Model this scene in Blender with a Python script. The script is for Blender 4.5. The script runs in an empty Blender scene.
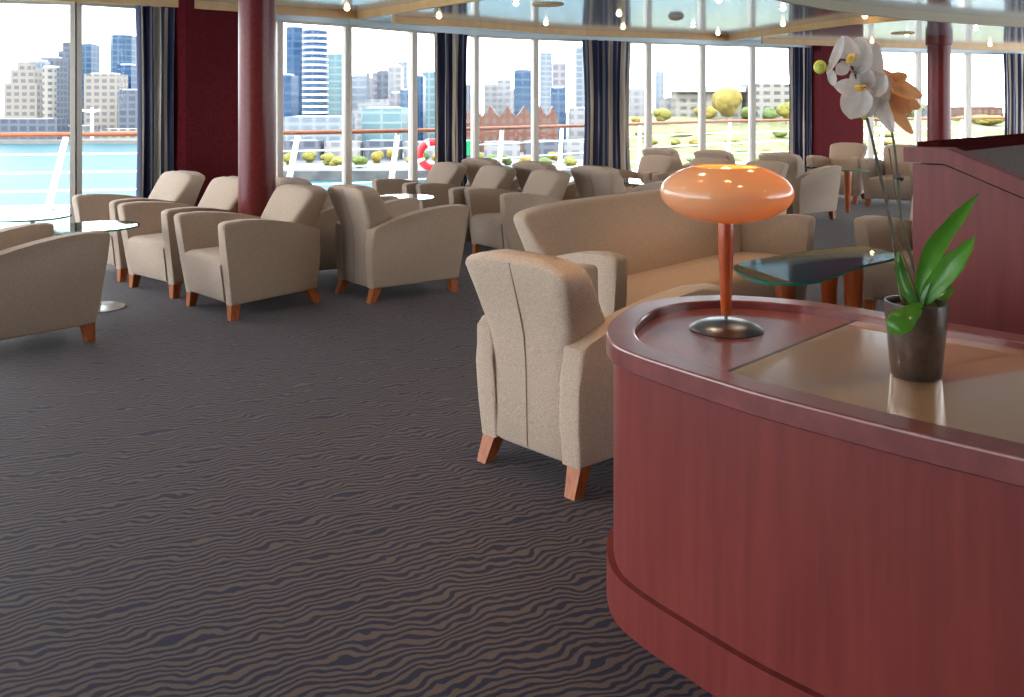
import bpy, bmesh, math, random
from mathutils import Vector, Matrix
random.seed(7)
SC = bpy.context.scene
COL = SC.collection
PI = math.pi
F, HX, HY, EYE = 900.0, 512.0, 102.0, 1.5      # focal length (px), principal point, eye height

def P(x, y, d):
    """world point seen at pixel x,y when it stands d metres away"""
    return Vector(((x-HX)/F*d, d, EYE-(y-HY)/F*d))
def PX(x, d):
    return (x-HX)/F*d

# ------------------------------------------------------------------ materials
def nodes(name):
    m = bpy.data.materials.new(name); m.use_nodes = True
    nt = m.node_tree
    return m, nt, nt.nodes['Principled BSDF']
def N(nt, t, **kw):
    n = nt.nodes.new(t)
    for k, v in kw.items():
        if k in n.inputs: n.inputs[k].default_value = v
        else: setattr(n, k, v)
    return n
def c4(c): return (c[0], c[1], c[2], 1)
def simple(name, col, rough=.5, metal=0, coat=0, spec=.5, emit=None, es=0):
    m, nt, b = nodes(name)
    b.inputs['Base Color'].default_value = c4(col)
    b.inputs['Roughness'].default_value = rough
    b.inputs['Metallic'].default_value = metal
    b.inputs['Coat Weight'].default_value = coat
    b.inputs['Specular IOR Level'].default_value = spec
    if emit:
        b.inputs['Emission Color'].default_value = c4(emit)
        b.inputs['Emission Strength'].default_value = es
    return m
def ramp(nt, stops, interp='LINEAR'):
    r = nt.nodes.new('ShaderNodeValToRGB'); cr = r.color_ramp; cr.interpolation = interp
    while len(cr.elements) < len(stops): cr.elements.new(.5)
    for e, (p, c) in zip(cr.elements, stops): e.position = p; e.color = c4(c)
    return r
def noisy(name, c1, c2, scale, rough=.6, detail=3, bump=0, stretch=(1,1,1), coat=0, spec=.5, sheen=0, coord='Object', metal=0, ramp_pos=(.35,.65)):
    m, nt, b = nodes(name); L = nt.links
    tc = N(nt, 'ShaderNodeTexCoord'); mp = N(nt, 'ShaderNodeMapping'); mp.inputs['Scale'].default_value = stretch
    L.new(tc.outputs[coord], mp.inputs['Vector'])
    nz = N(nt, 'ShaderNodeTexNoise'); nz.inputs['Scale'].default_value = scale; nz.inputs['Detail'].default_value = detail
    L.new(mp.outputs[0], nz.inputs['Vector'])
    r = ramp(nt, [(ramp_pos[0], c1), (ramp_pos[1], c2)]); L.new(nz.outputs['Fac'], r.inputs[0]); L.new(r.outputs[0], b.inputs['Base Color'])
    b.inputs['Roughness'].default_value = rough; b.inputs['Coat Weight'].default_value = coat
    b.inputs['Coat Roughness'].default_value = .12
    b.inputs['Specular IOR Level'].default_value = spec; b.inputs['Sheen Weight'].default_value = sheen
    b.inputs['Metallic'].default_value = metal
    if bump:
        bp = N(nt, 'ShaderNodeBump'); bp.inputs['Strength'].default_value = bump; bp.inputs['Distance'].default_value = .004
        L.new(nz.outputs['Fac'], bp.inputs['Height']); L.new(bp.outputs[0], b.inputs['Normal'])
    return m

M = {}
M['fabric'] = noisy('beige_weave', (.385,.290,.222), (.50,.39,.308), 170, rough=.9, detail=2, bump=.35, sheen=.15, spec=.2)
M['piping'] = simple('fabric_piping', (.34,.26,.19), .9, spec=.2)
M['legwood'] = noisy('cherry_leg_wood', (.30,.075,.018), (.42,.12,.03), 14, rough=.45, stretch=(6,6,1), coat=.05, spec=.3)
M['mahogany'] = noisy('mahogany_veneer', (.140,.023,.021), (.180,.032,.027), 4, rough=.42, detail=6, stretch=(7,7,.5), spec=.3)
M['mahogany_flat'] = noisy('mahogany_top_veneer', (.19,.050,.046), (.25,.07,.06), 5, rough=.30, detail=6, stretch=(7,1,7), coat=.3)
M['rim'] = noisy('mahogany_solid_rim', (.145,.034,.034), (.195,.050,.047), 6, rough=.30, detail=5, stretch=(3,3,3), coat=.4)
M['maroon'] = noisy('maroon_lacquer_panel', (.095,.009,.012), (.125,.013,.018), 30, rough=.6, spec=.04)
M['column'] = noisy('maroon_lacquer_column', (.125,.015,.015), (.155,.020,.020), 30, rough=.3, spec=.2, coat=.06)
M['gold_glass'] = noisy('bronze_mirror_glass', (.62,.40,.22), (.66,.43,.25), 4, rough=.09, metal=.4)
_b = M['gold_glass'].node_tree.nodes['Principled BSDF']; _b.inputs['Coat Weight'].default_value = 1; _b.inputs['Coat Roughness'].default_value = .03; _b.inputs['Coat IOR'].default_value = 1.9
M['divider'] = simple('dark_gap_strip', (.03,.015,.012), .5)
M['steel'] = simple('brushed_steel', (.50,.50,.50), .28, metal=1)
M['darksteel'] = simple('smoked_steel', (.17,.18,.19), .3, metal=1)
M['mullion'] = simple('pale_window_frame_paint', (.62,.55,.47), .45)
M['header'] = simple('pale_blue_header_paint', (.72,.86,.90), .25, coat=.3)
M['soffit'] = noisy('gold_beige_fascia', (.62,.37,.16), (.68,.42,.19), 6, rough=.5)
M['olive'] = simple('shaded_olive_fascia', (.34,.26,.16), .5)  # dark tone carries the shade on the curved fascia
M['white'] = simple('white_gloss_paint', (.86,.86,.86), .35)
M['teak'] = noisy('varnished_teak', (.16,.045,.014), (.21,.065,.022), 8, rough=.5, spec=.2, stretch=(1,1,8))
M['deck'] = noisy('pale_deck_paint', (.20,.22,.23), (.25,.27,.28), 3, rough=.7)
M['red'] = simple('life_ring_red', (.72,.03,.04), .5)
M['green_sign'] = simple('green_sign_paint', (.01,.36,.14), .5)
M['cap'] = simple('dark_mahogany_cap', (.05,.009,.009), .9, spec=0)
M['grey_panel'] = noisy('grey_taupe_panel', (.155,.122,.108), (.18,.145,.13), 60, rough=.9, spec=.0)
M['spindle'] = noisy('orange_cherry_spindle', (.30,.042,.006), (.40,.065,.010), 20, rough=.35, stretch=(4,4,.6), coat=.12, spec=.3)
M['conewood'] = noisy('orange_cherry_table_leg', (.46,.095,.02), (.56,.14,.035), 10, rough=.35, stretch=(4,4,.6), coat=.3)
M['pot'] = noisy('dark_brown_ceramic', (.045,.028,.022), (.075,.05,.04), 40, rough=.3, coat=.4)
M['soil'] = noisy('bark_soil', (.02,.014,.01), (.09,.06,.04), 60, rough=.9)
M['leaf'] = noisy('orchid_leaf_green', (.07,.26,.02), (.13,.37,.035), 9, rough=.35, coat=.25)
M['stem'] = noisy('orchid_stem_brown', (.055,.045,.022), (.11,.095,.04), 30, rough=.55)
M['bud'] = noisy('orchid_bud_green', (.50,.55,.05), (.66,.66,.12), 40, rough=.45)
M['lip'] = noisy('orchid_lip_yellow', (.75,.30,.02), (.85,.60,.12), 90, rough=.5)
def petal_mat(name, c1, c2):
    m, nt, b = nodes(name); L = nt.links
    tc = N(nt, 'ShaderNodeTexCoord'); nz = N(nt, 'ShaderNodeTexNoise'); nz.inputs['Scale'].default_value = 45
    L.new(tc.outputs['Object'], nz.inputs['Vector'])
    r = ramp(nt, [(.3, c1), (.7, c2)]); L.new(nz.outputs['Fac'], r.inputs[0]); L.new(r.outputs[0], b.inputs['Base Color'])
    b.inputs['Roughness'].default_value = .6; b.inputs['Specular IOR Level'].default_value = .2
    tr = N(nt, 'ShaderNodeBsdfTranslucent'); L.new(r.outputs[0], tr.inputs['Color'])
    mx = N(nt, 'ShaderNodeMixShader'); mx.inputs[0].default_value = .35
    L.new(b.outputs[0], mx.inputs[1]); L.new(tr.outputs[0], mx.inputs[2]); L.new(mx.outputs[0], nt.nodes['Material Output'].inputs['Surface'])
    return m
M['petal'] = petal_mat('white_petal', (.80,.76,.74), (.88,.85,.83))
M['petal_backlit'] = petal_mat('backlit_white_petal', (.88,.55,.28), (.90,.62,.38))  # warm backlight on the third white flower, put into its petal colour
def shade_mat():
    m, nt, b = nodes('orange_opal_glass'); L = nt.links
    b.inputs['Base Color'].default_value = c4((.68,.43,.24)); b.inputs['Roughness'].default_value = .12
    b.inputs['Coat Weight'].default_value = .3; b.inputs['Coat Roughness'].default_value = .05
    tr = N(nt, 'ShaderNodeBsdfTranslucent'); tr.inputs['Color'].default_value = c4((.95,.58,.18))
    mx = N(nt, 'ShaderNodeMixShader'); mx.inputs[0].default_value = .28
    L.new(b.outputs[0], mx.inputs[1]); L.new(tr.outputs[0], mx.inputs[2]); L.new(mx.outputs[0], nt.nodes['Material Output'].inputs['Surface'])
    return m
M['shade'] = shade_mat()
def clear(name, tint, refl, rough=.0):
    m, nt, b = nodes(name); L = nt.links
    tp = N(nt, 'ShaderNodeBsdfTransparent'); tp.inputs['Color'].default_value = c4(tint)
    gl = N(nt, 'ShaderNodeBsdfGlossy'); gl.inputs['Roughness'].default_value = rough
    fr = N(nt, 'ShaderNodeFresnel'); fr.inputs['IOR'].default_value = refl
    mx = N(nt, 'ShaderNodeMixShader')
    L.new(fr.outputs[0], mx.inputs[0]); L.new(tp.outputs[0], mx.inputs[1]); L.new(gl.outputs[0], mx.inputs[2])
    L.new(mx.outputs[0], nt.nodes['Material Output'].inputs['Surface'])
    nt.nodes.remove(b)
    return m
M['pane'] = clear('window_pane_glass', (.98,.99,.99), 1.12)
M['tableglass'] = clear('table_glass', (.90,.96,.93), 1.5, .01)
M['glassedge'] = simple('green_glass_edge', (.02,.30,.24), .15, coat=.5)
M['bulb'] = simple('warm_bulb_glass', (1,.8,.5), .3, emit=(1,.70,.32), es=14)
M['bulbw'] = simple('cool_bulb_glass', (1,.95,.9), .3, emit=(1,.95,.85), es=14)
M['lampbulb'] = simple('lamp_bulb', (1,.8,.4), .3, emit=(1,.72,.25), es=9)

def carpet():
    m, nt, b = nodes('zebra_wave_carpet'); L = nt.links
    tc = N(nt, 'ShaderNodeTexCoord')
    mp = N(nt, 'ShaderNodeMapping'); mp.inputs['Rotation'].default_value = (0,0,math.radians(-24)); L.new(tc.outputs['Object'], mp.inputs['Vector'])
    nz0 = N(nt, 'ShaderNodeTexNoise'); nz0.inputs['Scale'].default_value = 7; nz0.inputs['Detail'].default_value = 2; nz0.inputs['Roughness'].default_value = .5; L.new(mp.outputs[0], nz0.inputs['Vector'])
    sub = N(nt, 'ShaderNodeVectorMath', operation='SUBTRACT'); L.new(nz0.outputs['Color'], sub.inputs[0]); sub.inputs[1].default_value = (.5,.5,.5)
    sc = N(nt, 'ShaderNodeVectorMath', operation='MULTIPLY'); L.new(sub.outputs[0], sc.inputs[0]); sc.inputs[1].default_value = (.08,.13,0)
    ad = N(nt, 'ShaderNodeVectorMath', operation='ADD'); L.new(mp.outputs[0], ad.inputs[0]); L.new(sc.outputs[0], ad.inputs[1])
    wv = N(nt, 'ShaderNodeTexWave', wave_type='BANDS', bands_direction='Y'); wv.inputs['Scale'].default_value = 11.0
    wv.inputs['Distortion'].default_value = .9; wv.inputs['Detail'].default_value = 1; wv.inputs['Detail Scale'].default_value = 2.6
    L.new(ad.outputs[0], wv.inputs['Vector'])
    r = ramp(nt, [(.34, (.012,.013,.040)), (.60, (.104,.074,.062))]); L.new(wv.outputs['Fac'], r.inputs[0])
    nf = N(nt, 'ShaderNodeTexNoise'); nf.inputs['Scale'].default_value = 260; nf.inputs['Detail'].default_value = 2; L.new(tc.outputs['Object'], nf.inputs['Vector'])
    r2 = ramp(nt, [(.3, (.72,.72,.72)), (.7, (1.15,1.15,1.15))]); L.new(nf.outputs['Fac'], r2.inputs[0])
    mul = N(nt, 'ShaderNodeMixRGB', blend_type='MULTIPLY'); mul.inputs[0].default_value = 1
    L.new(r.outputs[0], mul.inputs[1]); L.new(r2.outputs[0], mul.inputs[2]); L.new(mul.outputs[0], b.inputs['Base Color'])
    b.inputs['Roughness'].default_value = .85; b.inputs['Sheen Weight'].default_value = .08; b.inputs['Sheen Roughness'].default_value = .4; b.inputs['Specular IOR Level'].default_value = .25
    bp = N(nt, 'ShaderNodeBump'); bp.inputs['Strength'].default_value = .5; bp.inputs['Distance'].default_value = .004
    L.new(nf.outputs['Fac'], bp.inputs['Height']); L.new(bp.outputs[0], b.inputs['Normal'])
    return m
M['carpet'] = carpet()
def ceil_mat():
    m, nt, b = nodes('glossy_metal_ceiling_strips'); L = nt.links
    tc = N(nt, 'ShaderNodeTexCoord')
    mp = N(nt, 'ShaderNodeMapping'); mp.inputs['Rotation'].default_value = (0,0,math.radians(20)); L.new(tc.outputs['Object'], mp.inputs['Vector'])
    wv = N(nt, 'ShaderNodeTexWave', wave_type='BANDS', bands_direction='Y'); wv.inputs['Scale'].default_value = 2.1
    L.new(mp.outputs[0], wv.inputs['Vector'])
    r = ramp(nt, [(0, (.46,.55,.60)), (.06, (.62,.72,.78))]); L.new(wv.outputs['Fac'], r.inputs[0]); L.new(r.outputs[0], b.inputs['Base Color'])
    b.inputs['Metallic'].default_value = .45; b.inputs['Roughness'].default_value = .12
    return m
M['ceiling'] = ceil_mat()
def curtain_mat(name, off, rpt=1):
    m, nt, b = nodes(name); L = nt.links
    uv = N(nt, 'ShaderNodeUVMap'); sp = N(nt, 'ShaderNodeSeparateXYZ'); L.new(uv.outputs[0], sp.inputs[0])
    ma = N(nt, 'ShaderNodeMath', operation='MULTIPLY_ADD'); ma.inputs[1].default_value = rpt; ma.inputs[2].default_value = off; L.new(sp.outputs[0], ma.inputs[0])
    fr = N(nt, 'ShaderNodeMath', operation='FRACT'); L.new(ma.outputs[0], fr.inputs[0])
    nv, cr, gr = (.010,.014,.055), (.62,.53,.42), (.16,.17,.22)
    r = ramp(nt, [(0, nv), (.12, cr), (.20, nv), (.33, gr), (.37, nv), (.47, cr), (.585, nv), (.72, cr), (.78, nv), (.89, gr), (.93, nv)], 'CONSTANT')
    L.new(fr.outputs[0], r.inputs[0]); L.new(r.outputs[0], b.inputs['Base Color'])
    b.inputs['Roughness'].default_value = .75; b.inputs['Sheen Weight'].default_value = .2
    return m

# ------------------------------------------------------------------ mesh helpers
def link(name, bm, mat, parent=None, smooth=True, angle=40):
    me = bpy.data.meshes.new(name)
    bmesh.ops.recalc_face_normals(bm, faces=bm.faces)
    bm.to_mesh(me); bm.free()
    for mm in (mat if isinstance(mat, (list, tuple)) else [mat]): me.materials.append(mm)
    if smooth:
        for p in me.polygons: p.use_smooth = True
        try: me.set_sharp_from_angle(angle=math.radians(angle))
        except Exception: pass
    o = bpy.data.objects.new(name, me); COL.objects.link(o)
    if parent: o.parent = parent
    return o
def tag(o, label, cat, group=None, kind=None):
    o['label'] = label; o['category'] = cat
    if group: o['group'] = group
    if kind: o['kind'] = kind
    return o
def thing(name, label, cat, loc=(0,0,0), rz=0, group=None):
    o = bpy.data.objects.new(name, None); COL.objects.link(o)
    o.location = loc; o.rotation_euler = (0,0,rz); o.empty_display_size = .1
    return tag(o, label, cat, group)
def struct(name, bm, mat, parent=None, smooth=False):
    o = link(name, bm, mat, parent, smooth)
    if not parent: o['kind'] = 'structure'
    return o
def dup(root, loc, rz, label, group=None):
    r = root.copy(); COL.objects.link(r); r.scale = (1,1,1); r.location = loc; r.rotation_euler = (0,0,rz); r['label'] = label
    if group: r['group'] = group
    for ch in list(root.children):
        c = ch.copy(); COL.objects.link(c); c.parent = r
        for g in list(ch.children):
            e = g.copy(); COL.objects.link(e); e.parent = c
    return r
def BM(): return bmesh.new()
def box(bm, x0, x1, y0, y1, z0, z1, bev=0, seg=2):
    vs = [bm.verts.new((x,y,z)) for x in (x0,x1) for y in (y0,y1) for z in (z0,z1)]
    fs = []
    for q in ((0,1,3,2),(4,6,7,5),(0,4,5,1),(2,3,7,6),(0,2,6,4),(1,5,7,3)):
        fs.append(bm.faces.new([vs[i] for i in q]))
    if bev:
        es = list({e for f in fs for e in f.edges})
        bmesh.ops.bevel(bm, geom=es, offset=bev, segments=seg, profile=.5, affect='EDGES')
    return vs
def rings(bm, rs, cap0=True, cap1=True, closed=True):
    """loft a list of equal-length rings of points"""
    vv = [[bm.verts.new(p) for p in r] for r in rs]
    n = len(rs[0])
    for a, b in zip(vv, vv[1:]):
        for i in range(n if closed else n-1):
            j = (i+1) % n
            bm.faces.new((a[i], a[j], b[j], b[i]))
    if cap0: bm.faces.new(vv[0][::-1])
    if cap1: bm.faces.new(vv[-1])
    return vv
def lathe(bm, prof, c=(0,0,0), n=32, cap0=True, cap1=True):
    rs = [[(c[0]+r*math.cos(2*PI*i/n), c[1]+r*math.sin(2*PI*i/n), c[2]+z) for i in range(n)] for r, z in prof]
    return rings(bm, rs, cap0, cap1)
def tube(bm, pts, rad, n=8):
    pts = [Vector(p) for p in pts]
    rs = []
    for i, p in enumerate(pts):
        t = (pts[min(i+1, len(pts)-1)] - pts[max(i-1, 0)]).normalized()
        u = t.cross(Vector((0,0,1)))
        if u.length < .05: u = t.cross(Vector((0,1,0)))
        u.normalize(); v = t.cross(u)
        r = rad[i] if isinstance(rad, (list, tuple)) else rad
        rs.append([p + u*r*math.cos(2*PI*k/n) + v*r*math.sin(2*PI*k/n) for k in range(n)])
    rings(bm, rs)
def catmull(pts, per=8, closed=False):
    pts = [Vector(p) for p in pts]; out = []; n = len(pts)
    for i in range(n if closed else n-1):
        g = (lambda k: pts[k % n]) if closed else (lambda k: pts[max(0, min(n-1, k))])
        p0, p1, p2, p3 = g(i-1), g(i), g(i+1), g(i+2)
        for s in range(per):
            t = s/per
            out.append(.5*((2*p1)+(p2-p0)*t+(2*p0-5*p1+4*p2-p3)*t*t+(3*p1-p0-3*p2+p3)*t**3))
    if not closed: out.append(pts[-1])
    return out
def prism(bm, pts2, z0, z1, bev=0, seg=2):
    a = [bm.verts.new((p[0],p[1],z0)) for p in pts2]; b = [bm.verts.new((p[0],p[1],z1)) for p in pts2]
    n = len(a); fs = [bm.faces.new(a[::-1]), bm.faces.new(b)]
    caps = list(fs[0].edges)+list(fs[1].edges)
    for i in range(n):
        j = (i+1) % n
        bm.faces.new((a[i],a[j],b[j],b[i]))
    if bev: bmesh.ops.bevel(bm, geom=list(set(caps)), offset=bev, segments=seg, profile=.5, affect='EDGES')

# ------------------------------------------------------------------ armchair and sofa parts
def se(x, e): return math.copysign(abs(x)**e, x)
def backrest_bm(hw_top, hw_mid, bow=0):
    """wedge shaped back: narrow between the arms, flaring above them, raked, arched top"""
    bm = BM(); n = 56
    S = [  # z, half width, rear y, front y, arch amount
        (.105, hw_mid-.01, -.350, -.130, 0), (.12, hw_mid, -.365, -.120, 0), (.42, hw_mid, -.372, -.110, 0), (.55, hw_mid+.02, -.382, -.130, 0),
        (.61, hw_mid+.6*(hw_top-hw_mid), -.396, -.168, .1), (.70, hw_mid+.8*(hw_top-hw_mid), -.425, -.228, .4), (.765, hw_top-.004, -.448, -.272, .8),
        (.800, hw_top, -.460, -.298, 1), (.818, hw_top-.008, -.458, -.310, 1), (.828, hw_top-.025, -.446, -.322, 1), (.831, hw_top-.06, -.425, -.345, 1)]
    rs = []
    for z, hw, y0, y1, ar in S:
        r = []
        for i in range(n):
            t = 2*PI*(i+.5)/n
            x = hw*se(math.cos(t), .22); y = (y0+y1)/2 + (y1-y0)/2*se(math.sin(t), .30)
            u = x/hw_top
            y += bow*(-(1-u*u))
            r.append((x, y, z + ar*(.040*(1-u*u) if bow == 0 else .03*(1-u**6))))
        rs.append(r)
    rings(bm, rs)
    return bm
def arm_bm(s, xb, xf, th=.10):
    """one arm panel: arched top, slanted front, flaring outwards to the front"""
    bm = BM()
    prof = [(-.365,.105), (.322,.105), (.345,.30), (.372,.50), (.395,.655), (.385,.675), (.355,.685), (.25,.686), (.12,.676), (0,.658), (-.12,.632), (-.24,.598), (-.33,.565), (-.375,.545), (-.378,.40), (-.372,.25)]
    def xc(y, z):
        t = (y+.375)/.77
        return (xb + (xf-xb)*t) + .028*max(0, (z-.2)/.48)
    a = [bm.verts.new((s*(xc(y,z)-th/2), y, z)) for y, z in prof]
    b = [bm.verts.new((s*(xc(y,z)+th/2), y, z)) for y, z in prof]
    f0 = bm.faces.new(a); f1 = bm.faces.new(b[::-1]); n = len(a)
    es = list(set(f0.edges) | set(f1.edges))
    for i in range(n):
        bm.faces.new((a[i], b[i], b[(i+1) % n], a[(i+1) % n]))
    bmesh.ops.bevel(bm, geom=es, offset=.020, segments=3, profile=.5, affect='EDGES')
    return bm
def seat_bm(wb, wf, bow=0):
    bm = BM(); nx = 12
    prof = [(-.20,.115), (.315,.115), (.336,.135), (.352,.28), (.365,.385), (.355,.415), (.325,.430), (.10,.436), (-.20,.425)]
    rs = []
    for i in range(nx+1):
        u = -1+2*i/nx
        rs.append([((wb+(wf-wb)*(y+.2)/.57)*u, y, z-(.012*u**8 if z > .35 else 0)) for y, z in prof])
    rings(bm, rs)
    return bm
def leg_bm(x, y, dx, dy, h=.12):
    bm = BM()
    t, w = .034, .024
    rs = [[(x+dx+sx*w, y+dy+sy*w, 0) for sx, sy in ((-1,-1),(1,-1),(1,1),(-1,1))], [(x+sx*t, y+sy*t, h) for sx, sy in ((-1,-1),(1,-1),(1,1),(-1,1))]]
    rings(bm, rs)
    return bm
def seating(root, half_back_base, half_front, hw_top, hw_mid, bow, feet):
    L = [link('backrest', backrest_bm(hw_top, hw_mid, bow), M['fabric'], root, angle=50)]
    for s in (-1, 1): L.append(link('arm', arm_bm(s, half_back_base-.05, half_front-.05), M['fabric'], root, angle=50))
    L.append(link('seat', seat_bm(half_back_base-.09, half_front-.088, bow), M['fabric'], root, angle=50))
    for x, y, dx, dy in feet: L.append(link('leg', leg_bm(x, y, dx, dy), M['legwood'], root, smooth=False))
    return L
DEPTH = 1.08
def deepen(root, ky=DEPTH, kz=1):
    for c in root.children: c.data.transform(Matrix.Diagonal((1,ky,kz,1)))
def make_chair(label, group):
    r = thing('tub_armchair', label, 'armchair', group=group)
    seating(r, .265, .365, .272, .20, 0, [(-.305,.285,-.01,.012), (.305,.285,.01,.012), (-.225,-.315,-.01,-.05), (.225,-.315,.01,-.05)])
    bm = BM()
    tube(bm, [(0,-.3660,.125), (0,-.3735,.42), (0,-.384,.55), (0,-.398,.61), (0,-.427,.716), (0,-.450,.797), (0,-.461,.838)], .0028, 6)
    link('seam_piping', bm, M['piping'], r)
    deepen(r)
    return r

chairs_proto = None
def chair(x, y, deg, label, group, k=1):
    global chairs_proto
    rz = math.radians(deg)
    if chairs_proto is None:
        chairs_proto = make_chair(label, group); chairs_proto.location = (x,y,0); chairs_proto.rotation_euler = (0,0,rz); return chairs_proto
    c = dup(chairs_proto, (x,y,0), rz, label, group); c.scale = (k,k,k); return c
GA = 'beige tub armchairs of the lounge'
chair(.34, 3.87, -45, 'beige tub armchair seen from behind, beside the rounded end of the mahogany counter', GA)
chairs_proto.scale = (1.04,1.0,1.04)
chair(-1.915, 6.635, 135, 'beige tub armchair just right of the near maroon column, seat towards the left', GA)
chair(-2.62, 7.34, 140, 'beige tub armchair just left of the near maroon column, facing the round glass table', GA)
chair(-3.30, 7.98, 140, 'beige tub armchair nearest the left striped curtain, behind the round glass table', GA)
chair(-.91, 7.16, -49, 'beige tub armchair in the open floor with its back and right side to us', GA)
chair(-1.55, 7.82, -49, 'beige tub armchair showing only its arched back top right of the near column', GA)
chair(-3.10, 5.58, -35, 'beige tub armchair cut off by the left edge, its side towards us', GA)
chair(.06, 8.80, 124, 'beige tub armchair facing left directly behind the left end of the sofa', GA, 0.95)
chair(-.47, 9.35, 126, 'beige tub armchair in the middle of the row of three under the second curtain', GA, 0.95)
chair(-1.01, 9.90, 128, 'beige tub armchair under the life ring, farthest left of the row of three', GA, 0.95)
chair(1.12, 9.27, -46, 'beige tub armchair facing away behind the sofa, its arched arm crossing the boat-shaped table', GA)
chair(.53, 9.90, -46, 'beige tub armchair facing away, back to back with the middle of the second-curtain row', GA)
chair(-.06, 10.52, -46, 'beige tub armchair facing away, back to back with the one below the life ring', GA)
chair(2.78, 10.43, 138, 'beige tub armchair right behind the orange lamp shade, facing left', GA, .93)
chair(2.23, 10.99, 138, 'beige tub armchair whose back rises just above the top of the orange lamp shade', GA, .93)
chair(1.68, 11.55, 138, 'beige tub armchair left of the lamp shade top, nearest the third curtain', GA, .93)
chair(3.66, 11.55, -48, 'beige tub armchair right of the lamp shade, its front to the far table', GA)
chair(2.97, 12.2, -48, 'beige tub armchair facing the windows, middle one behind the lamp shade', GA)
chair(2.37, 12.85, -48, 'beige tub armchair facing the windows, leftmost one behind the lamp shade', GA)
chair(5.02, 13.75, 143, 'beige tub armchair in front of the far maroon pier, beyond the far table', GA)
chair(5.58, 13.06, 143, 'beige tub armchair between the far pier and the sloped mahogany partition', GA)
chair(2.98, 6.38, 135, 'beige tub armchair half hidden by the mahogany partition, beyond the near glass table', GA)

sofa = thing('sofa', 'long beige sofa with a curved back, behind the orange lamp', 'sofa', (1.06, 5.60, 0), math.radians(226.5))
seating(sofa, 1.08, 1.11, 1.135, 1.01, .10, [(-.99,.285,0,.012), (.99,.285,0,.012), (-.99,-.315,0,-.04), (.99,-.315,0,-.04)])
deepen(sofa, .88, 1.05)

# ------------------------------------------------------------------ tables
boat_px = [(733,268),(745,276),(765,281.5),(790,283),(815,281),(835,275),(860,266),(893,258.5),(896,254),(880,249),(860,246.5),(840,247.5),(800,252),(765,258),(740,263)]
boat = []
for x, y in boat_px:
    d = .9*900/(y-HY); boat.append(Vector(((x-HX)/F*d, d, 0)))
bc = sum(boat, Vector())/len(boat)
ax = Vector((.68,.733,0)); ay = Vector((-.733,.68,0))
boat_local = [Vector(((p-bc).dot(ax), (p-bc).dot(ay), 0)) for p in boat]
ang0 = math.atan2(ax.y, ax.x)
def glass_top(bm, out, z1, th):
    a = [bm.verts.new((p.x,p.y,z1)) for p in out]; b = [bm.verts.new((p.x,p.y,z1-th)) for p in out]; n = len(a)
    bm.faces.new(a); bm.faces.new(b[::-1])
    for i in range(n):
        f = bm.faces.new((a[i], b[i], b[(i+1) % n], a[(i+1) % n])); f.material_index = 1
def boat_table(label):
    r = thing('coffee_table', label, 'table', group='boat-shaped glass coffee tables')
    bm = BM(); glass_top(bm, catmull(boat_local, 6, True), .60, .014); link('glass_top', bm, [M['tableglass'], M['glassedge']], r, smooth=False)
    for x, y in ((-.42,-.02), (.12,-.16), (.40,.10)):
        bm = BM(); lathe(bm, [(.026,0), (.034,.12), (.05,.42), (.054,.55), (.05,.584)], (x,y,0), 20); link('leg', bm, M['conewood'], r)
    return r
t0 = boat_table('boat-shaped glass coffee table on orange wooden legs between the sofa and the counter'); t0.location = (bc.x,bc.y,0); t0.rotation_euler = (0,0,ang0)
dup(t0, (1.42,10.28,0), math.radians(135), 'boat-shaped glass coffee table behind the sofa back, mostly hidden by an arched chair arm')
dup(t0, (4.20,12.42,0), math.radians(-45), 'boat-shaped glass coffee table in front of the far maroon pier, one orange leg showing')
def round_table(label):
    r = thing('side_table', label, 'table', group='round glass side tables')
    out = [Vector((.288*math.cos(2*PI*i/48), .288*math.sin(2*PI*i/48), 0)) for i in range(48)]
    bm = BM(); glass_top(bm, out, .60, .014); link('glass_top', bm, [M['tableglass'], M['glassedge']], r, smooth=False)
    bm = BM(); lathe(bm, [(.03,.02), (.026,.03), (.026,.56), (.06,.575), (.06,.586)], n=20); link('post', bm, M['steel'], r)
    bm = BM(); lathe(bm, [(.19,0), (.19,.008), (.17,.014), (.03,.024)], n=36); link('base_plate', bm, M['steel'], r)
    return r
r0 = round_table('round glass side table with a steel foot, before the chairs beside the near column'); r0.location = (-3.02,6.55,0)
dup(r0, (-3.80,7.12,0), 0, 'round glass side table at the left edge, below the window rails')
dup(r0, (-1.02,8.52,0), 0, 'round glass side table behind the armchair in the open floor')

# ------------------------------------------------------------------ counter with lamp and orchid
cnt = thing('reception_counter', 'mahogany counter with a rounded end, raised rim and bronze glass inlay', 'counter', (.812,2.745,0))
C0 = Vector((.812,2.745,0))
rim_pts = [(2.62,1.62),(2.05,2.20),(1.54,2.71),(1.13,3.11),(.98,3.205),(.846,3.254),(.707,3.264),(.558,3.222),(.441,3.127),(.355,2.986),(.298,2.82),(.284,2.70),(.298,2.59),(.351,2.485),(.437,2.365),(.515,2.262),(.607,2.150),(.80,1.955),(1.01,1.765),(1.4,1.43),(1.95,.96)]
rim_curve = [p-C0 for p in catmull([(x,y,0) for x,y in rim_pts], 8)]
def stadium(off):
    """outline of the counter, moved inwards by off"""
    n = len(rim_curve); out = []
    for i, p in enumerate(rim_curve):
        t = (rim_curve[min(i+1,n-1)]-rim_curve[max(i-1,0)]).normalized()
        out.append((p.x-t.y*off, p.y+t.x*off))
    return out
bm = BM(); prism(bm, stadium(.024), .11, .75); link('body', bm, M['mahogany'], cnt)
bm = BM(); prism(bm, stadium(.003), 0, .135, .005); link('plinth', bm, M['mahogany'], cnt)
bm = BM()
prof = [(.005,.740), (.001,.744), (.001,.793), (.0025,.7975), (.006,.80), (.084,.80), (.088,.7985), (.090,.794), (.090,.760), (.034,.740)]
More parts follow.
